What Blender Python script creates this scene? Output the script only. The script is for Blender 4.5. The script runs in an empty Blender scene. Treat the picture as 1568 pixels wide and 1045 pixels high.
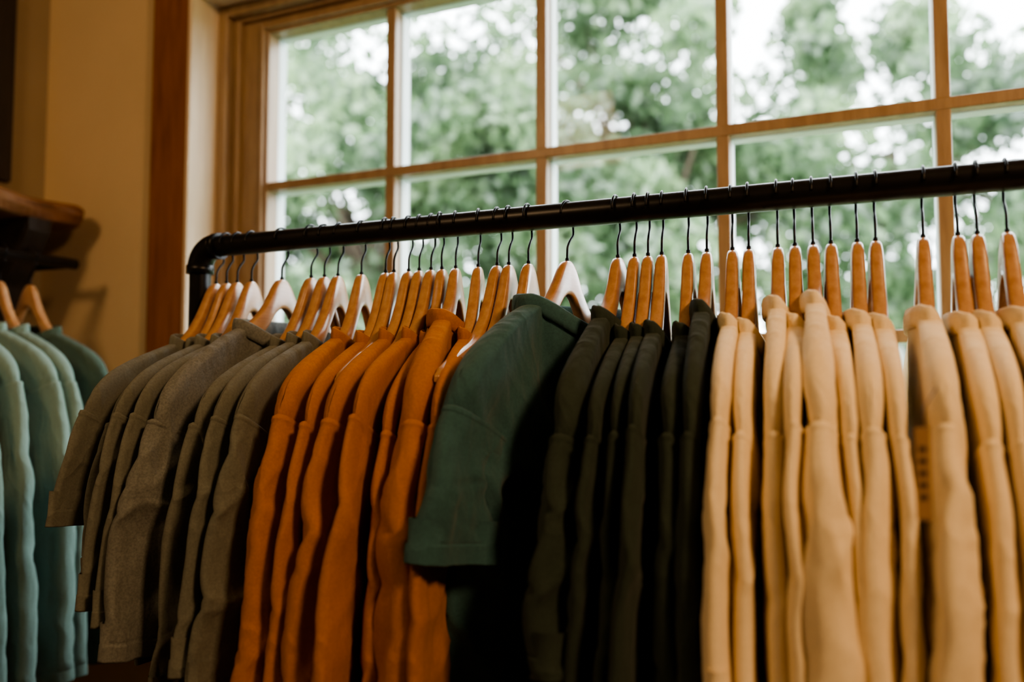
import bpy, bmesh, math, random
import numpy as np
from mathutils import Vector, Matrix
random.seed(7); np.random.seed(7)
scene=bpy.context.scene
COL=scene.collection
EYE=1.25

# ---------------------------------------------------------------- materials
def new_mat(name):
    m=bpy.data.materials.new(name); m.use_nodes=True
    nt=m.node_tree; b=nt.nodes['Principled BSDF']
    return m,nt,b
def coords(nt,scale=(1,1,1),kind='Object',rot=(0,0,0)):
    tc=nt.nodes.new('ShaderNodeTexCoord'); mp=nt.nodes.new('ShaderNodeMapping')
    mp.inputs['Scale'].default_value=scale; mp.inputs['Rotation'].default_value=rot
    nt.links.new(tc.outputs[kind],mp.inputs['Vector']); return mp.outputs[0]
def noise(nt,vec,scale,detail=3,rough=.5,kind=None,dist=0):
    n=nt.nodes.new('ShaderNodeTexNoise'); n.inputs['Scale'].default_value=scale
    n.inputs['Detail'].default_value=detail; n.inputs['Roughness'].default_value=rough
    n.inputs['Distortion'].default_value=dist
    if kind: n.noise_type=kind
    nt.links.new(vec,n.inputs['Vector']); return n.outputs['Fac']
def ramp(nt,fac,stops):
    r=nt.nodes.new('ShaderNodeValToRGB'); e=r.color_ramp.elements
    e[0].position,e[0].color=stops[0][0],(*stops[0][1],1)
    e[1].position,e[1].color=stops[-1][0],(*stops[-1][1],1)
    for p,c in stops[1:-1]:
        x=e.new(p); x.color=(*c,1)
    nt.links.new(fac,r.inputs[0]); return r.outputs[0]
def bump(nt,b,h,strength,dist,prev=None):
    n=nt.nodes.new('ShaderNodeBump'); n.inputs['Strength'].default_value=strength
    n.inputs['Distance'].default_value=dist
    nt.links.new(h,n.inputs['Height'])
    if prev is not None: nt.links.new(prev,n.inputs['Normal'])
    nt.links.new(n.outputs[0],b.inputs['Normal']); return n.outputs[0]

def fabric(name,c,heather=.10,sheen=.06,wr=1.0):
    m,nt,b=new_mat(name)
    v=coords(nt)
    n1=noise(nt,v,300,3,.7)
    lo=tuple(x*(1-heather) for x in c); hi=tuple(min(1,x*(1+heather)) for x in c)
    nt.links.new(ramp(nt,n1,[(.35,lo),(.65,hi)]),b.inputs['Base Color'])
    b.inputs['Roughness'].default_value=1.0
    b.inputs['Specular IOR Level'].default_value=.05
    b.inputs['Sheen Weight'].default_value=sheen
    b.inputs['Sheen Roughness'].default_value=.6
    p=bump(nt,b,noise(nt,coords(nt,(1,1,.4)),10,3,.5,None,.6),.5*wr,.03)
    cr=ramp(nt,noise(nt,coords(nt,(1,1,.55),'Object',(.6,.2,0)),8,2,.45,None,1.2),[(.42,(0,0,0)),(.50,(1,1,1)),(.58,(0,0,0))])
    p=bump(nt,b,cr,.38*wr,.005,p)
    p=bump(nt,b,noise(nt,coords(nt,(1.2,.8,.7)),28,3,.55,None,.8),.35*wr,.007,p)
    p=bump(nt,b,noise(nt,v,900,2,.5),.4,.0008,p)
    return m
def wood(name,c1,c2,scale=(6,6,1),rough=.45,sc=14,coat=0):
    m,nt,b=new_mat(name)
    v=coords(nt,scale)
    f=noise(nt,v,sc,6,.65)
    nt.links.new(ramp(nt,f,[(.32,c1),(.68,c2)]),b.inputs['Base Color'])
    b.inputs['Roughness'].default_value=rough
    b.inputs['Coat Weight'].default_value=coat; b.inputs['Coat Roughness'].default_value=.28
    bump(nt,b,f,.15,.002)
    return m
def plain(name,c,rough=.6,metal=0,var=.08,sc=5,bs=.05):
    m,nt,b=new_mat(name)
    v=coords(nt); f=noise(nt,v,sc,4,.6)
    nt.links.new(ramp(nt,f,[(.3,tuple(x*(1-var) for x in c)),(.7,tuple(min(1,x*(1+var)) for x in c))]),b.inputs['Base Color'])
    b.inputs['Roughness'].default_value=rough; b.inputs['Metallic'].default_value=metal
    if bs: bump(nt,b,noise(nt,v,sc*30,3,.5),bs,.002)
    return m

M_gray=fabric('fabric_olive_gray',(.150,.153,.125),.12,.08,.9)
M_gray2=fabric('fabric_gray_heather',(.170,.175,.158),.2,.08,.9)
M_orange=fabric('fabric_mustard_orange',(.41,.160,.026),.08,.05,.7)
M_teal=fabric('fabric_deep_teal',(.045,.112,.122),.12,.16,.9)
M_green=fabric('fabric_dark_green',(.034,.047,.037),.1,.08,.8)
M_cream=fabric('fabric_cream',(.85,.71,.49),.05,.05,.65)
M_mint=fabric('fabric_mint',(.185,.27,.235),.06)
M_mint2=fabric('fabric_sage',(.08,.125,.10),.08)
M_hang=wood('hanger_wood',(.38,.19,.085),(.54,.31,.15),(8,1,8),.28,9,.8)
M_wire=plain('hook_black_metal',(.012,.012,.013),.35,.8,0,5,0)
M_pipe=plain('pipe_black_metal',(.018,.017,.017),.34,.6,.2,8,.03)
M_frame=wood('window_wood',(.24,.155,.085),(.34,.235,.135),(8,8,1),.40,7)
M_case=wood('casing_wood',(.18,.065,.022),(.30,.12,.046),(9,9,.8),.42,6)
M_jamb=wood('jamb_wood',(.60,.48,.33),(.72,.60,.43),(9,9,.8),.5,6)
M_white=plain('exterior_paint',(.62,.70,.72),.5)
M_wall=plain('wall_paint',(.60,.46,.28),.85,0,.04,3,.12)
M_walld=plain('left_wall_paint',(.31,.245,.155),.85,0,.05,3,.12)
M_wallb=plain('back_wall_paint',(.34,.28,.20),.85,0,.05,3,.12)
M_ceil=plain('ceiling_paint',(.42,.37,.29),.9)
M_floor=wood('floor_boards',(.10,.05,.025),(.20,.11,.05),(1,8,1),.5,6)
M_shelf=wood('live_edge_wood',(.14,.06,.025),(.32,.15,.06),(8,1,8),.5,6)
M_dark=wood('dark_stained_wood',(.016,.012,.010),(.036,.026,.02),(6,6,1),.6,6)
M_bark=plain('bark',(.09,.065,.045),.9,0,.4,12,.5)
M_grass=plain('grass',(.10,.17,.05),.9,0,.4,3,.3)
M_siding=plain('house_siding',(.60,.62,.60),.7)
M_roof=plain('roof_shingle',(.20,.19,.18),.8,0,.3,12)
M_paper=plain('tag_paper',(.42,.25,.12),.7)
M_ink=plain('tag_ink',(.03,.02,.02),.7)

def leafmat(name,cols):
    m=bpy.data.materials.new(name); m.use_nodes=True; nt=m.node_tree
    nt.nodes.clear()
    out=nt.nodes.new('ShaderNodeOutputMaterial')
    v=coords(nt); f=noise(nt,v,1.3,2,.5); f2=noise(nt,v,11,2,.5)
    ad=nt.nodes.new('ShaderNodeMath'); ad.operation='MULTIPLY_ADD'
    nt.links.new(f2,ad.inputs[0]); ad.inputs[1].default_value=.6
    nt.links.new(f,ad.inputs[2])
    sb=nt.nodes.new('ShaderNodeMath'); sb.operation='SUBTRACT'; nt.links.new(ad.outputs[0],sb.inputs[0]); sb.inputs[1].default_value=.3
    c=ramp(nt,sb.outputs[0],cols)
    d=nt.nodes.new('ShaderNodeBsdfDiffuse'); t=nt.nodes.new('ShaderNodeBsdfTranslucent')
    g=nt.nodes.new('ShaderNodeBsdfGlossy'); g.inputs['Roughness'].default_value=.4
    nt.links.new(c,d.inputs[0]); nt.links.new(c,t.inputs[0])
    mx=nt.nodes.new('ShaderNodeMixShader'); mx.inputs[0].default_value=.5
    nt.links.new(d.outputs[0],mx.inputs[1]); nt.links.new(t.outputs[0],mx.inputs[2])
    m2=nt.nodes.new('ShaderNodeMixShader'); m2.inputs[0].default_value=.08
    nt.links.new(mx.outputs[0],m2.inputs[1]); nt.links.new(g.outputs[0],m2.inputs[2])
    nt.links.new(m2.outputs[0],out.inputs[0]); return m
M_leaf=leafmat('leaves',[(.25,(.055,.095,.052)),(.5,(.145,.232,.115)),(.75,(.33,.45,.24))])
M_hedge=leafmat('hedge_leaves',[(.25,(.025,.055,.025)),(.5,(.065,.125,.055)),(.75,(.17,.27,.11))])

def glassmat():
    m=bpy.data.materials.new('window_glass'); m.use_nodes=True; nt=m.node_tree; nt.nodes.clear()
    out=nt.nodes.new('ShaderNodeOutputMaterial')
    t=nt.nodes.new('ShaderNodeBsdfTransparent'); g=nt.nodes.new('ShaderNodeBsdfGlossy'); g.inputs['Roughness'].default_value=.02
    mx=nt.nodes.new('ShaderNodeMixShader'); mx.inputs[0].default_value=.004
    nt.links.new(t.outputs[0],mx.inputs[1]); nt.links.new(g.outputs[0],mx.inputs[2]); nt.links.new(mx.outputs[0],out.inputs[0])
    return m
M_glass=glassmat()

# ---------------------------------------------------------------- helpers
def obj(name,me,mats,smooth=False,parent=None):
    o=bpy.data.objects.new(name,me); COL.objects.link(o)
    for m in mats: me.materials.append(m)
    if smooth:
        me.polygons.foreach_set('use_smooth',[True]*len(me.polygons))
    if parent: o.parent=parent
    return o
def empty(name):
    e=bpy.data.objects.new(name,None); COL.objects.link(e); e.empty_display_size=.1; return e
def boxbm(bm,x0,x1,y0,y1,z0,z1,mi=0,bev=0):
    r=bmesh.ops.create_cube(bm,size=1)
    vs=r['verts']
    for v in vs:
        v.co=Vector((x0+(v.co.x+.5)*(x1-x0),y0+(v.co.y+.5)*(y1-y0),z0+(v.co.z+.5)*(z1-z0)))
    fs=set(f for v in vs for f in v.link_faces)
    for f in fs: f.material_index=mi
    if bev:
        es=list(set(e for v in vs for e in v.link_edges))
        r=bmesh.ops.bevel(bm,geom=es,offset=bev,segments=2,affect='EDGES',profile=.5)
        for f in r['faces']: f.material_index=mi
def boxes(name,lst,mats,parent=None,bev=0):
    bm=bmesh.new()
    for b in lst:
        boxbm(bm,*b[:6],mi=(b[6] if len(b)>6 else 0),bev=bev)
    me=bpy.data.meshes.new(name); bm.to_mesh(me); bm.free()
    return obj(name,me,mats,parent=parent)
def sweep(bm,pts,rad,n=12,mi=0,cap=True):
    pts=[Vector(p) for p in pts]
    if not hasattr(rad,'__len__'): rad=[rad]*len(pts)
    rings=[]; up=None
    for i,p in enumerate(pts):
        a=pts[max(i-1,0)]; b=pts[min(i+1,len(pts)-1)]
        t=(b-a).normalized()
        if up is None:
            up=t.orthogonal().normalized()
        up=(up-t*up.dot(t)).normalized(); s=t.cross(up)
        rings.append([bm.verts.new(p+(up*math.cos(2*math.pi*k/n)+s*math.sin(2*math.pi*k/n))*rad[i]) for k in range(n)])
    for i in range(len(rings)-1):
        for k in range(n):
            f=bm.faces.new((rings[i][k],rings[i][(k+1)%n],rings[i+1][(k+1)%n],rings[i+1][k])); f.material_index=mi; f.smooth=True
    if cap:
        f=bm.faces.new(list(reversed(rings[0]))); f.material_index=mi
        f=bm.faces.new(rings[-1]); f.material_index=mi
def finish(bm,name,mats,parent=None):
    bmesh.ops.recalc_face_normals(bm,faces=bm.faces)
    me=bpy.data.meshes.new(name); bm.to_mesh(me); bm.free()
    return obj(name,me,mats,parent=parent)

# ---------------------------------------------------------------- room shell
WV=1.53      # inner face of window wall
WT=.26
LU=-2.107    # left wall plane
RU=3.0; BV=-3.2; CH=2.75
OL,OR=-1.551,1.076      # window opening
OB,OT=.86,2.27
boxes('wall_window',[(LU-.15,OL,WV,WV+WT,0,CH),(OR,RU+.15,WV,WV+WT,0,CH),(OL,OR,WV,WV+WT,0,OB),(OL,OR,WV,WV+WT,OT,CH)],[M_wall])
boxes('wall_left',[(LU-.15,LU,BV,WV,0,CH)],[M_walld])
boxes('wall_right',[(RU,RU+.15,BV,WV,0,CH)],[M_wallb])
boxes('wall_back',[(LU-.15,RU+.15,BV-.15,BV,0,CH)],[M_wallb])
boxes('floor',[(LU-.15,RU+.15,BV-.15,WV+WT,-.1,0)],[M_floor])
boxes('ceiling',[(LU-.15,RU+.15,BV-.15,WV+WT,CH,CH+.1)],[M_ceil])
boxes('baseboard_window',[(LU,RU,WV-.018,WV,0,.13)],[M_case],bev=.004)
boxes('baseboard_left',[(LU,LU+.018,BV,WV-.02,0,.13)],[M_case],bev=.004)

# window ------------------------------------------------------------
win=empty('window_1')
boxes('casing',[(-1.678,OL,WV-.024,WV,OB-.12,OT+.13),(OR,OR+.127,WV-.024,WV,OB-.12,OT+.13),
                (OL,OR,WV-.024,WV,OT,OT+.13),(OL,OR,WV-.024,WV,OB-.12,OB)],[M_case],win,bev=.005)
boxes('jamb',[(OL,OL+.012,WV-.028,WV+.11,OB,OT),(OR-.012,OR,WV-.028,WV+.11,OB,OT),
              (OL,OR,WV-.028,WV+.11,OT-.012,OT)],[M_jamb],win,bev=.002)
boxes('sill',[(OL-.03,OR+.03,WV-.05,WV+.12,OB-.005,OB+.022)],[M_frame],win,bev=.006)
fl=[]
def ring_frame(l,r,b,t,w,v0,v1,mi=0):
    return [(l,l+w,v0,v1,b,t,mi),(r-w,r,v0,v1,b,t,mi),(l+w,r-w,v0,v1,t-w,t,mi),(l+w,r-w,v0,v1,b,b+w,mi)]
fl+=ring_frame(OL+.012,OR-.012,OB+.02,OT-.012,.03,1.595,1.70)
fl+=ring_frame(OL+.042,OR-.042,OB+.05,OT-.03,.022,1.62,1.70)
boxes('outer_frame',fl,[M_frame],win,bev=.004)
SL,SR,SB,ST=-1.403,.933,.905,2.18
fl=[(OL+.06,SL,1.635,1.68,OB+.06,OT-.045),(SR,OR-.06,1.635,1.68,OB+.06,OT-.045),
    (SL,SR,1.635,1.68,ST,OT-.045),(SL,SR,1.635,1.68,OB+.06,SB)]
fl+=ring_frame(SL-.022,SR+.022,SB-.022,ST+.022,.012,1.625,1.64)
boxes('sash',fl,[M_frame],win,bev=.004)
cols=[-1.031,-.636,-.238,.160,.555]; rows=[1.342,1.770]
fl=[];fw=[]
for c in cols:
    fl.append((c-.013,c+.013,1.64,1.668,SB,ST)); fw.append((c-.013,c+.013,1.676,1.715,SB,ST))
for r in rows:
    fl.append((SL,SR,1.638,1.668,r-.012,r+.012)); fw.append((SL,SR,1.676,1.713,r-.011,r+.011))
boxes('muntins',fl,[M_frame],win,bev=.003)
fw+=[(OL+.06,SL-.004,1.682,1.715,OB+.06,OT-.045),(SR+.004,OR-.06,1.682,1.715,OB+.06,OT-.045),(SL,SR,1.682,1.715,ST,OT-.045),(SL,SR,1.682,1.715,OB+.06,SB)]
boxes('exterior_muntins',fw,[M_white],win,bev=.003)
boxes('glass',[(SL-.005,SR+.005,1.671,1.673,SB-.005,ST+.005)],[M_glass],win)

boxes('dark_wall_slab',[(LU,LU+.02,.1,1.42,1.80,CH)],[M_dark],bev=.004)  # thin dark slab over the upper part of the left wall

# shelf ---------------------------------------------------------------
sh=empty('live_edge_shelf')
bm=bmesh.new()
N=60; v0,v1=.25,1.49; prof=[]
for i in range(N+1):
    v=v0+(v1-v0)*i/N
    e=-1.865+.010*math.sin(v*13)+.007*math.sin(v*31+1)-(.05*max(0,(v-1.44)/.06)**2)
    zt=1.724+.003*math.sin(v*17)
    prof.append([(LU,v,zt),(e-.012,v,zt+.002),(e+.004,v,zt-.010),(e-.002+.006*math.sin(v*40),v,zt-.028),(e-.016,v,zt-.048),(e-.03,v,zt-.052),(LU,v,zt-.052)])
vr=[[bm.verts.new(p) for p in r] for r in prof]
for i in range(N):
    for k in range(7):
        bm.faces.new((vr[i][k],vr[i][(k+1)%7],vr[i+1][(k+1)%7],vr[i+1][k]))
bm.faces.new(vr[0]); bm.faces.new(vr[-1])
s=finish(bm,'board',[M_shelf],sh)
bm=bmesh.new()
for vv in (1.36,.5):
    o=[(LU,1.672),(-1.885,1.672),(-1.885,1.64),(-1.92,1.58),(-1.965,1.50),(-2.00,1.40),(LU,1.34)]
    a=[bm.verts.new((x,vv-.03,z)) for x,z in o]; b=[bm.verts.new((x,vv+.03,z)) for x,z in o]
    bm.faces.new(a); bm.faces.new(b)
    for k in range(len(o)): bm.faces.new((a[k],a[(k+1)%7],b[(k+1)%7],b[k]))
finish(bm,'brackets',[M_dark],sh)

RL_U,RL_Z=-1.83,EYE+.31
bm=bmesh.new()
sweep(bm,[(RL_U,.3,RL_Z),(RL_U,1.42,RL_Z)],.014,14)
for vv in (.42,1.405):
    sweep(bm,[(RL_U,vv,RL_Z),(LU+.004,vv,RL_Z)],.012,12)
    sweep(bm,[(LU,vv,RL_Z),(LU+.012,vv,RL_Z)],.035,18)
finish(bm,'wall_clothes_rail',[M_pipe])

# main clothes rack ----------------------------------------------------
RV,RZ,RR=1.13,EYE+.258,.0192
UL,UR=-1.122,.78
rack=bmesh.new()
def corner(cx,sgn,r=.038):
    return [(cx-sgn*r+sgn*r*math.sin(a),RV,RZ-r+r*math.cos(a)) for a in [i*math.pi/2/10 for i in range(11)]]
cl=corner(UL,-1); cr=corner(UR,1)
pts=[(UL,RV,.05)]+list(reversed(cl))+[(UL+.2,RV,RZ),(0,RV,RZ),(UR-.2,RV,RZ)]+cr+[(UR,RV,.05)]
sweep(rack,pts,RR,28)
sweep(rack,cl,RR*1.2,28); sweep(rack,cr,RR*1.2,28)
for cx,sg in((UL,1),(UR,-1)):
    sweep(rack,[(cx+sg*.036,RV,RZ),(cx+sg*.048,RV,RZ)],RR*1.28,28)
    sweep(rack,[(cx,RV,RZ-.034),(cx,RV,RZ-.050)],RR*1.28,28)
    sweep(rack,[(cx,RV-.27,.03),(cx,RV+.27,.03)],RR,20)
    sweep(rack,[(cx,RV,.01),(cx,RV,.07)],RR*1.4,20)
    for dv in(-.27,.27):
        sweep(rack,[(cx,RV+dv,0),(cx,RV+dv,.05)],RR*1.25,18)
sweep(rack,[(UL,RV,.22),(UR,RV,.22)],RR*.9,20)
finish(rack,'clothes_rack',[M_pipe])

# ---------------------------------------------------------------- hanger
# two wooden hanger models: 0 = steep shoulders, 1 = shallower shoulders
TY=[0,.012,.020,.034,.055,.085,.105,.13,.18,.215]
HT=[[0,0,-.016,-.050,-.086,-.118,-.129,-.139,-.160,-.178],
    [0,0,-.012,-.038,-.064,-.087,-.100,-.113,-.143,-.168]]
HB=[[-.052,-.060,-.070,-.096,-.126,-.152,-.161,-.168,-.180,-.194],
    [-.050,-.056,-.062,-.082,-.104,-.124,-.134,-.144,-.167,-.184]]
def hanger_mesh(p):
    bm=bmesh.new()
    ys=np.concatenate([-np.linspace(.215,0,50,endpoint=False),np.linspace(0,.215,51)])
    kern=np.ones(5)/5
    zt=np.interp(abs(ys),TY,HT[p]); zb=np.interp(abs(ys),TY,HB[p])
    zt[2:-2]=np.convolve(zt,kern,'valid'); zb[2:-2]=np.convolve(zb,kern,'valid')
    rings=[]
    for y,a,b in zip(ys,zt,zb):
        t=.0078+.0010*min(1,abs(y)/.05)-.0028*max(0,(abs(y)-.10)/.12)
        endf=1 if abs(y)<.205 else .75 if abs(y)<.212 else .45
        c=(a+b)/2; h=(a-b)/2*endf; t*=endf
        ring=[]
        for k in range(16):
            th=2*math.pi*k/16
            cs,sn=math.cos(th),math.sin(th)
            x=t*math.copysign(abs(cs)**.5,cs); z=h*math.copysign(abs(sn)**.4,sn)
            ring.append(bm.verts.new((x,y,c+z)))
        rings.append(ring)
    for i in range(len(rings)-1):
        for k in range(16):
            f=bm.faces.new((rings[i][k],rings[i][(k+1)%16],rings[i+1][(k+1)%16],rings[i+1][k])); f.smooth=True
    bm.faces.new(rings[0]); bm.faces.new(rings[-1])
    H=.07; R=RR+.0024
    sweep(bm,[(0,0,-.002),(0,0,.004)],.0032,10,1)
    p=[(0,0,-.01),(0,0,.012),(0,.001,.022)]
    p+=[(0,.008,.033),(0,.017,.043)]
    for i in range(0,17):
        a=math.radians(-42+ i*(225/16))
        p.append((0,R*math.cos(a),H+R*math.sin(a)))
    P=[Vector(q) for q in p]
    out=[]
    for i in range(len(P)-1):
        p0=P[max(i-1,0)];p1=P[i];p2=P[i+1];p3=P[min(i+2,len(P)-1)]
        for s in range(3):
            t=s/3
            out.append(.5*((2*p1)+(-p0+p2)*t+(2*p0-5*p1+4*p2-p3)*t*t+(-p0+3*p1-3*p2+p3)*t**3))
    out.append(P[-1])
    sweep(bm,out,.0018,8,1)
    bmesh.ops.recalc_face_normals(bm,faces=bm.faces)
    me=bpy.data.meshes.new('wooden_hanger'); bm.to_mesh(me); bm.free()
    me.materials.append(M_hang); me.materials.append(M_wire)
    return me
HM=[hanger_mesh(0),hanger_mesh(1)]

# ---------------------------------------------------------------- garment
LAT=np.random.RandomState(99).rand(256,256)
def vn(x,y,s=0):
    x=np.asarray(x,float)+s*17.31+1000; y=np.asarray(y,float)+s*7.77+1000
    xi=np.floor(x).astype(int); yi=np.floor(y).astype(int)
    fx=x-xi; fy=y-yi
    fx=fx*fx*fx*(fx*(fx*6-15)+10); fy=fy*fy*fy*(fy*(fy*6-15)+10)
    a=LAT[xi%256,yi%256]; b=LAT[(xi+1)%256,yi%256]; c=LAT[xi%256,(yi+1)%256]; d=LAT[(xi+1)%256,(yi+1)%256]
    return (a*(1-fx)+b*fx)*(1-fy)+(c*(1-fx)+d*fx)*fy
def ridge(x,y,s=0,p=3): return (1-np.abs(2*vn(x,y,s)-1))**p

HWD=.268
NW=.098
SYs=[0,.085,.098,.13,.18,.215,.238,.257,HWD]
SZs=[[-.110,-.114,-.119,-.131,-.151,-.169,-.187,-.210,-.240],
     [-.084,-.087,-.090,-.105,-.134,-.158,-.180,-.205,-.240]]
_yy=np.linspace(0,HWD,200); _zp=[]
for q_ in SZs:
    z_=np.interp(_yy,SYs,q_); k_=np.ones(15)/15; z2=z_.copy(); z2[7:-7]=np.convolve(z_,k_,'valid'); _zp.append(z2)
def sm(x): x=np.clip(x,0,1); return x*x*(3-2*x)
def garment(name,mat,seed,L=.3,hem=-.66,T=.013,ht=.017,fold=.006,hw0=.066,hw1=.074,neck=.035,tn=.018,cuff=False,
            drop=81,dropf=89,swing=0,flare=.0,nearmax=9,farmax=.355,grow=.35,p=0,lump=1.0):
    rs=np.random.RandomState(seed)
    nw=NW
    shz=lambda y: np.interp(np.abs(y),_yy,_zp[p])
    verts=[];faces=[]
    def addgrid(P,close=False,flip=False):
        n0=len(verts); R,C,_=P.shape
        P=P.copy()
        for sgn,mx in((-1,nearmax),(1,farmax)):
            lim=.20; m=sgn*P[...,1]>lim
            if mx<5:
                ex=np.abs(P[...,1])-lim
                P[...,1]=np.where(m,sgn*(lim+(mx-lim)*np.tanh(ex/(mx-lim))),P[...,1])
        verts.extend(map(tuple,P.reshape(-1,3)))
        for i in range(R-1):
            for j in range(C if close else C-1):
                a=n0+i*C+j; b=n0+i*C+(j+1)%C; c=n0+(i+1)*C+(j+1)%C; d=n0+(i+1)*C+j
                faces.append((a,d,c,b) if flip else (a,b,c,d))
    s0=rs.rand()*50
    def F(y,z):
        wy=y+.02*(vn(y*6,z*6,s0+3)-.5)
        f=1.9*(vn(wy*13,z*2.0,s0)-.5)+1.3*(vn(wy*26,z*3,s0+1)-.5)
        f=f+1.6*(ridge((y-.5*z)*8,(z+.4*y)*4,s0+2,3)-.35)
        f=f+1.0*(ridge((y+.7*z)*14,(z-.4*y)*7,s0+4,3)-.35)
        return f
    yo=np.concatenate([np.linspace(nw,.233,18),np.linspace(.238,HWD,9)])
    yn=nw*np.sin(np.linspace(-math.pi/2,math.pi/2,27))
    ys=np.concatenate([-yo[::-1],yn[1:-1],yo])
    b=np.linspace(0,1,70)**1.6
    Y0,Bm=np.meshgrid(ys,b)
    top=shz(Y0)
    xn=tn*np.sqrt(np.clip(1-(Y0/nw)**2,0,1))
    for side in(1,-1):
        q=np.clip(1-(Y0/nw)**2,0,1)
        zt=top-(neck if side>0 else .002)*q**.8
        Z=zt+(hem-zt)*Bm
        d=zt-Z
        a=Y0/HWD
        wid=np.interp(np.clip(-Z,0,2),[0,.24,.31,.39,.5,.7],[HWD,HWD,.250,.238,.243,.255])/HWD
        Y=Y0*wid
        swell=sm((np.abs(Y0)-.12)/.13)
        edge=T+(max(ht*.9,T)-T)*swell
        f=np.sqrt(np.clip(1-np.abs(a)**9,0,1))
        e=np.clip(d/(.008+.016*swell),0,1); e=np.sqrt(1-(1-e)**2)
        th=np.maximum(edge,.0112-(.003*np.clip(d/.2,0,1)))*(1+flare*np.clip(d/.4,0,1))
        X=xn+(th*f-xn)*e
        kk=sm(d/.12)
        X=np.where((xn>0),np.maximum(X,xn*(1-kk)+th*f*kk),X)
        rampd=np.clip((-.125-Z-.06*np.abs(a))/.13,0,1)
        X=side*X+fold*F(Y,Z)*rampd*.8
        X+= side*fold*.7*(ridge(Y*16+4*Z,Z*5,s0+9)-.3)*f*rampd
        Y=Y+.010*(vn(a*2,Z*6,s0+8)-.5)*rampd
        P=np.stack([X,Y,Z],-1)
        addgrid(P,flip=(side<0))
    n=80; phi=np.arange(n)/n*2*math.pi
    cy,cx=np.sin(phi),np.cos(phi)
    q=np.clip(1-cy**2,0,1)
    zc=shz(nw*cy)-np.where(cx>0,neck,.002)*q**.8
    pr=[(.0000,-.013),(.0038,-.012),(.0050,-.005),(.0048,.005),(.0028,.013),(-.0008,.015),(-.003,.012),(-.003,.002),(-.003,-.008)]
    P=np.zeros((len(pr),n,3))
    for i,(o,dz) in enumerate(pr):
        P[i,:,0]=(tn+o)*cx; P[i,:,1]=(nw+o)*cy; P[i,:,2]=zc+dz
    addgrid(P,close=True,flip=True)
    for sd in(-1,1):
        ss=rs.rand()*50
        near=sd<0
        n=48 if near else 24
        S=np.linspace(0,L,96 if near else 30)
        S=np.unique(np.concatenate([S,[.003,.006,.008,L-.026,L-.024,L-.022,L-.003]]))
        th=2*math.pi*np.arange(n)/n
        ang0=64; c=np.array([HWD-math.sin(math.radians(ang0))*hw0,-.232-math.cos(math.radians(ang0))*hw0])
        rings=[]; prev=0
        dr=drop if near else dropf
        sw=swing if near else -swing
        wob=rs.uniform(-1,1)*3
        for i,s in enumerate(S):
            A=math.radians(ang0+(dr-ang0)*min(1,s/.12)**.8 + wob*max(0,(s-.1)/.3))
            if i: c=c+np.array([math.cos(A),-math.sin(A)])*(s-prev)
            prev=s
            N_=np.array([math.sin(A),math.cos(A)])
            w=hw0+(hw1-hw0)*min(1,s/.15)
            t=ht*(.92+grow*min(1,s/.25))
            if L>.45: w*=1-.12*min(1,s/.6)
            st=0
            if i==0: st=-.003
            elif s<=.0065: st=.0011
            elif s>L-.0225 and not cuff: st=.0012
            elif abs(s-(L-.024))<.0005: st=-.0014
            rad_n=np.cos(th); rad_w=np.sin(th)
            X=(t+st)*np.sign(rad_n)*np.abs(rad_n)**.8
            W=(w+st)*rad_w
            rr=min(1,s/.08); rr=rr*rr*(3-2*rr)
            sh=2.0*(vn(W*12+1.5*s,s*1.6,ss)-.5)+1.2*lump*(ridge((W+.6*s)*9,(s-.5*W)*4,ss+1)-.35)+.7*lump*(ridge((W-.8*s)*18,(s+.3*W)*8,ss+2)-.35)
            loc=.36*lump*(vn(1.8*np.cos(th)+3,1.8*np.sin(th)+s*2.5,ss+3)-.5)+.26*lump*(ridge(3.2*np.cos(th)+3+5*s,3.2*np.sin(th)+s*5,ss+4)-.35)
            ins=(1-.6*np.clip(rad_w,0,1))
            crease=(-.12*np.exp(-(((s-.05-.35*W-.02*vn(W*20,0,ss+7))/.005)**2))*rr -.10*np.exp(-(((s-.11+.40*W-.03*vn(W*15,4,ss+8))/.006)**2))
                    -.08*np.exp(-(((s-.19-.6*W-.03*vn(W*15,9,ss+8))/.007)**2)))*ins
            puck=.10*math.exp(-((s-.022)/.012)**2)*np.sin(th*19+3*np.sin(th*3+ss))
            X=X*(1+loc*rr+puck+crease)+sh*fold*rr*1.0
            W=W*(1+.02*rr*(vn(s*9,0,ss+6)-.5)*2)+.005*rr*(vn(s*6,3,ss+5)-.5)
            X=X+sw*s
            y=c[0]+N_[0]*W; z=c[1]+N_[1]*W
            rings.append(np.stack([X,sd*y,z],-1))
        last=rings[-1]; cen=last.mean(0)
        r1=cen+(last-cen)*np.array([.82,.97,1]); r1[:,2]+=.001
        r2=r1.copy(); r2[:,2]+=.05
        rings+= [r1,r2]
        addgrid(np.array(rings),close=True,flip=(sd>0))
    me=bpy.data.meshes.new(name); me.from_pydata(verts,[],faces)
    bm=bmesh.new(); bm.from_mesh(me)
    bmesh.ops.remove_doubles(bm,verts=bm.verts,dist=.0002)
    bmesh.ops.recalc_face_normals(bm,faces=bm.faces)
    for f in bm.faces: f.smooth=True
    bm.to_mesh(me); bm.free()
    o=obj(name,me,[mat]); return o

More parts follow.
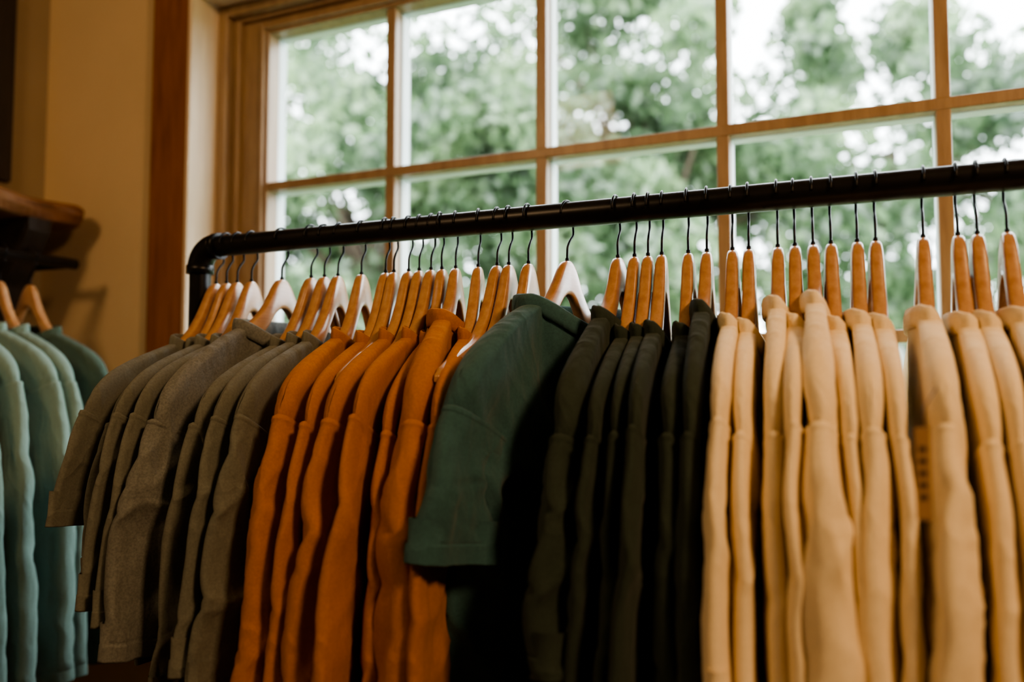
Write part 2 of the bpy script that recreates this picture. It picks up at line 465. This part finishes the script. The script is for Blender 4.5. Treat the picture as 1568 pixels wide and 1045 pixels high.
cnt=[0]
def place(name,mat,hu,su,dz=0,p=0,**kw):
    """hook position along the rail hu; near-shoulder position su"""
    cnt[0]+=1
    r=random.Random(cnt[0])
    psi=math.asin(max(-.6,min(.6,(su-hu)/.27)))
    tilt=r.uniform(-.045,.045); roll=r.uniform(-.02,.02)
    h=bpy.data.objects.new('wooden_hanger',HM[p]); COL.objects.link(h)
    h.location=(hu,RV,RZ-.07); h.rotation_euler=(tilt,roll,psi)
    if name:
        o=garment(name,mat,cnt[0]*13+5,p=p,**kw)
        o.location=(hu,RV,RZ-.07+dz); o.rotation_euler=(tilt,roll,psi)
        s=r.uniform(.99,1.03); o.scale=(1,s,1)
        return o

G='gray_t_shirt'; O='orange_sweatshirt'; D='dark_green_t_shirt'; C='cream_t_shirt'
# gray group
place(G,M_gray,-1.083,-1.068,L=.15,hem=-.50,T=.010,ht=.012,drop=86)
place(G,M_gray,-1.058,-1.040,L=.20,hem=-.55,T=.010,ht=.012,drop=85)
place(G,M_gray,-1.033,-1.010,L=.26,hem=-.58,T=.010,ht=.012,drop=84)
place(G,M_gray,-1.000,-.978,L=.28,hem=-.60,T=.010,ht=.012,drop=84)
place(G,M_gray2,-.932,-.938,L=.31,hem=-.62,T=.014,ht=.020,tn=.046,fold=.014,neck=.045,hw0=.072,hw1=.088,drop=81,p=1)
place(G,M_gray,-.868,-.866,L=.37,hem=-.66,T=.010,ht=.015,drop=83,fold=.009)
place(G,M_gray,-.840,-.822,L=.32,hem=-.66,T=.010,ht=.013,drop=83)
place(G,M_gray,-.812,-.776,L=.35,hem=-.66,T=.010,ht=.015,drop=83,fold=.009)
# orange group
kw=dict(L=.60,hem=-.72,hw0=.068,hw1=.080,cuff=True,drop=79)
place(O,M_orange,-.764,-.718,T=.012,ht=.022,fold=.011,dz=.006,**kw)
place(O,M_orange,-.716,-.674,T=.010,ht=.014,fold=.007,**kw)
place(None,None,-.700,-.65)
place(O,M_orange,-.672,-.632,T=.011,ht=.019,fold=.009,dz=.003,**kw)
place(None,None,-.652,-.60)
place(O,M_orange,-.630,-.588,T=.010,ht=.013,fold=.007,**kw)
place(O,M_orange,-.610,-.556,T=.010,ht=.013,fold=.007,**kw)
place(O,M_orange,-.585,-.512,T=.014,ht=.025,tn=.036,fold=.011,p=1,**kw)
place(O,M_orange,-.545,-.476,T=.010,ht=.013,fold=.007,**kw)
place(None,None,-.512,-.495)
place(None,None,-.492,-.475)
place(None,None,-.459,-.45)
# dark group
place('teal_t_shirt',M_teal,-.396,-.448,dz=.014,p=1,L=.165,hem=-.66,T=.020,ht=.028,tn=.064,fold=.020,neck=.050,hw0=.070,hw1=.086,drop=84)
place(D,M_green,-.317,-.322,p=1,L=.25,hem=-.70,T=.013,ht=.024,fold=.014,hw0=.070,hw1=.090,tn=.024,drop=78)
place(D,M_green,-.292,-.272,L=.34,hem=-.70,T=.010,ht=.013,fold=.008)
place(D,M_green,-.272,-.246,L=.40,hem=-.70,T=.010,ht=.012)
place(D,M_green,-.252,-.222,L=.36,hem=-.70,T=.010,ht=.012)
place(D,M_green,-.214,-.193,L=.40,hem=-.70,T=.011,ht=.016,fold=.010)
place(D,M_green,-.188,-.164,p=1,L=.34,hem=-.70,T=.010,ht=.013)
# cream group
cw=dict(hem=-.72,lump=.6)
place(C,M_cream,-.153,-.137,L=.28,T=.010,ht=.013,dz=.004,**cw)
place(C,M_cream,-.131,-.113,L=.29,T=.010,ht=.012,**cw)
place(C,M_cream,-.093,-.080,p=1,L=.36,T=.010,ht=.014,**cw)
place(C,M_cream,-.071,-.062,L=.46,T=.010,ht=.010,**cw)
place(C,M_cream,-.048,-.036,p=1,L=.50,T=.012,ht=.021,hw1=.086,fold=.009,grow=.8,**cw)
place(C,M_cream,-.026,-.004,L=.36,T=.010,ht=.010,**cw)
place(C,M_cream,.006,.016,L=.42,T=.011,ht=.016,fold=.008,grow=.5,dz=.006,**cw)
place(C,M_cream,.028,.042,L=.40,T=.010,ht=.011,**cw)
place(C,M_cream,.083,.083,L=.42,T=.013,ht=.018,hw1=.084,fold=.009,grow=.5,dz=.006,**cw)
place(C,M_cream,.122,.112,L=.46,T=.010,ht=.014,**cw)
place(C,M_cream,.143,.139,L=.40,T=.010,ht=.012,**cw)
place(C,M_cream,.175,.170,L=.46,T=.012,ht=.017,**cw)
for i,u in enumerate((.215,.25,.295,.33,.38)):
    place(C,M_cream,u,u,L=.42,T=.011,ht=.015,**cw)

# price tag
tg=empty('price_tag')
t=boxes('card',[(.0445,.0565,.752,.7535,EYE-.112,EYE-.035)],[M_paper],tg)
boxes('print',[(.048,.053,.7515,.754,EYE-.055-i*.010,EYE-.051-i*.010) for i in range(5)],[M_ink],tg)
bm=bmesh.new(); sweep(bm,[(.0515,.7528,EYE-.037),(.054,.77,EYE-.018),(.066,.80,EYE-.002)],.0006,6); finish(bm,'string',[M_ink],tg)

# left wall rail garments
for i,(v,m) in enumerate(((1.30,M_mint2),(1.225,M_mint),(1.165,M_mint),(1.10,M_mint),(1.04,M_mint),(.97,M_mint),(.90,M_mint))):
    cnt[0]+=1
    h=bpy.data.objects.new('wooden_hanger',HM[0]); COL.objects.link(h)
    ps=-math.pi/2+random.Random(i).uniform(-.05,.05)
    h.location=(RL_U,v,RL_Z-.066); h.rotation_euler=(0,0,ps)
    o=garment('mint_sweatshirt',m,900+i*7,L=.60,hem=-.75,T=.016,ht=.022,hw0=.066,hw1=.072,cuff=True,drop=89,dropf=84,fold=.008,tn=.03,nearmax=.25,farmax=9)
    o.location=h.location; o.rotation_euler=h.rotation_euler

# ---------------------------------------------------------------- exterior
def leaves(name,clusters,size,mat,parent=None):
    C_=[];
    for (c,r,n) in clusters:
        d=np.random.normal(size=(n,3)); d/=np.linalg.norm(d,axis=1)[:,None]
        rad=r*np.random.rand(n)**.45
        C_.append(np.array(c)+d*rad[:,None]*np.array([1,1,.8]))
    P=np.concatenate(C_); n=len(P)
    a=np.random.normal(size=(n,3)); a/=np.linalg.norm(a,axis=1)[:,None]
    b=np.random.normal(size=(n,3)); b-= (b*a).sum(1)[:,None]*a; b/=np.linalg.norm(b,axis=1)[:,None]
    s=size*np.random.uniform(.6,1.3,n)[:,None]
    V=np.stack([P-a*s,P-b*s*.45,P+a*s,P+b*s*.45],1).reshape(-1,3)
    me=bpy.data.meshes.new(name)
    me.vertices.add(4*n); me.vertices.foreach_set('co',V.ravel())
    me.loops.add(4*n); me.loops.foreach_set('vertex_index',np.arange(4*n))
    me.polygons.add(n); me.polygons.foreach_set('loop_start',np.arange(n)*4); me.polygons.foreach_set('loop_total',np.full(n,4))
    me.update(calc_edges=True); me.validate()
    return obj(name,me,[mat],parent=parent)
def tree(base,h,crown_c,crown_r,ncl,nl,size=.07,seed=1):
    r=random.Random(seed)
    e=empty('garden_tree')
    bm=bmesh.new()
    b=Vector(base); top=Vector(crown_c)
    pts=[b.lerp(top,i/8)+Vector((.12*math.sin(i*1.3+seed),.1*math.cos(i*1.1),0)) for i in range(9)]
    sweep(bm,pts,[.17*(1-i/11) for i in range(9)],12)
    cl=[]
    for i in range(ncl):
        while True:
            d=Vector((r.uniform(-1,1),r.uniform(-1,1),r.uniform(-1,1)))
            if d.length<=1: break
        c=Vector((crown_c[0]+d.x*crown_r[0],crown_c[1]+d.y*crown_r[1],crown_c[2]+d.z*crown_r[2]))
        cl.append((tuple(c),r.uniform(.28,.55),int(nl*r.uniform(.6,1.3))))
        if i%4==0:
            p=pts[r.randint(4,8)]; mid=(p+c)/2+Vector((0,0,.15))
            sweep(bm,[p,mid,c],[.05,.03,.012],6)
    finish(bm,'trunk',[M_bark],e)
    leaves('leaves',cl,size,M_leaf,e)
    return e
GZ=-.4
tree((-4.6,6.9,GZ),4,(-4.6,6.9,2.9),(2.4,1.6,2.4),100,240,.08,1)
tree((-2.0,7.6,GZ),4,(-1.9,7.6,3.2),(2.2,1.5,2.4),100,240,.08,2)
tree((.6,8.6,GZ),4,(.3,8.6,3.5),(1.8,1.4,1.8),48,190,.08,3)
tree((3.2,9.8,GZ),4,(2.4,9.8,3.0),(1.8,1.4,.8),14,160,.07,4)
cl=[]
for i in range(120):
    u=random.uniform(-7.5,.0); cl.append(((u,random.uniform(4.6,5.0),random.uniform(GZ+.2,1.3)),random.uniform(.25,.4),180))
leaves('garden_hedge',cl,.06,M_hedge)
cl=[((random.uniform(.75,3),random.uniform(4.7,5.2),random.uniform(GZ+.2,.5)),.3,150) for i in range(30)]
leaves('garden_shrub',cl,.06,M_hedge)
boxes('ground_garden',[(-20,20,WV+WT,30,GZ-.1,GZ)],[M_grass])
hs=empty('neighbour_house')
boxes('walls',[(-.3,6,11.5,15,GZ,2.3)]+[(-.32,6.02,11.47,11.5,GZ+.18*i,GZ+.18*i+.15) for i in range(15)],[M_siding],hs)
bm=bmesh.new()
o=[(-.7,2.25),(2.85,3.3),(6.4,2.25),(6.4,2.12),(2.85,3.15),(-.7,2.12)]
a=[bm.verts.new((x,11.1,z)) for x,z in o]; b=[bm.verts.new((x,15.4,z)) for x,z in o]
bm.faces.new(a); bm.faces.new(b)
for kx in range(6): bm.faces.new((a[kx],a[(kx+1)%6],b[(kx+1)%6],b[kx]))
finish(bm,'roof',[M_roof],hs)
boxes('house_window',[(1.0,1.9,11.42,11.47,.8,1.8)],[M_dark],hs)

# ---------------------------------------------------------------- light
w=bpy.data.worlds.new('World'); scene.world=w; w.use_nodes=True
bg=w.node_tree.nodes['Background']; bg.inputs[0].default_value=(.88,.95,1,1); bg.inputs[1].default_value=11.0
def area(name,loc,target,size,power,col):
    l=bpy.data.lights.new(name,'AREA'); l.size=size; l.energy=power; l.color=col
    o=bpy.data.objects.new(name,l); COL.objects.link(o); o.location=loc
    o.rotation_euler=(Vector(target)-Vector(loc)).to_track_quat('-Z','Y').to_euler(); return o
area('ceiling_lamp_and_fill',(1.3,.1,2.55),(-.1,1.0,1.1),.35,33,(1,.62,.32))
area('ceiling_lamp_and_fill',(-1.3,-.6,2.6),(-1.4,1.3,1.5),.4,14,(1,.66,.36))  # added fill light to brighten the left wall, not a lamp of the room

# ---------------------------------------------------------------- camera
cam=bpy.data.cameras.new('camera'); co=bpy.data.objects.new('camera',cam); COL.objects.link(co)
cam.sensor_width=36; cam.lens=28.0; cam.clip_start=.02
co.location=(0,0,EYE); co.rotation_euler=(math.radians(90+3.2),0,math.radians(23.3))
cam.dof.use_dof=True; cam.dof.focus_distance=1.18; cam.dof.aperture_fstop=1.6
scene.camera=co
scene.view_settings.view_transform='AgX'
scene.view_settings.look='AgX - Medium High Contrast'
scene.view_settings.exposure=0
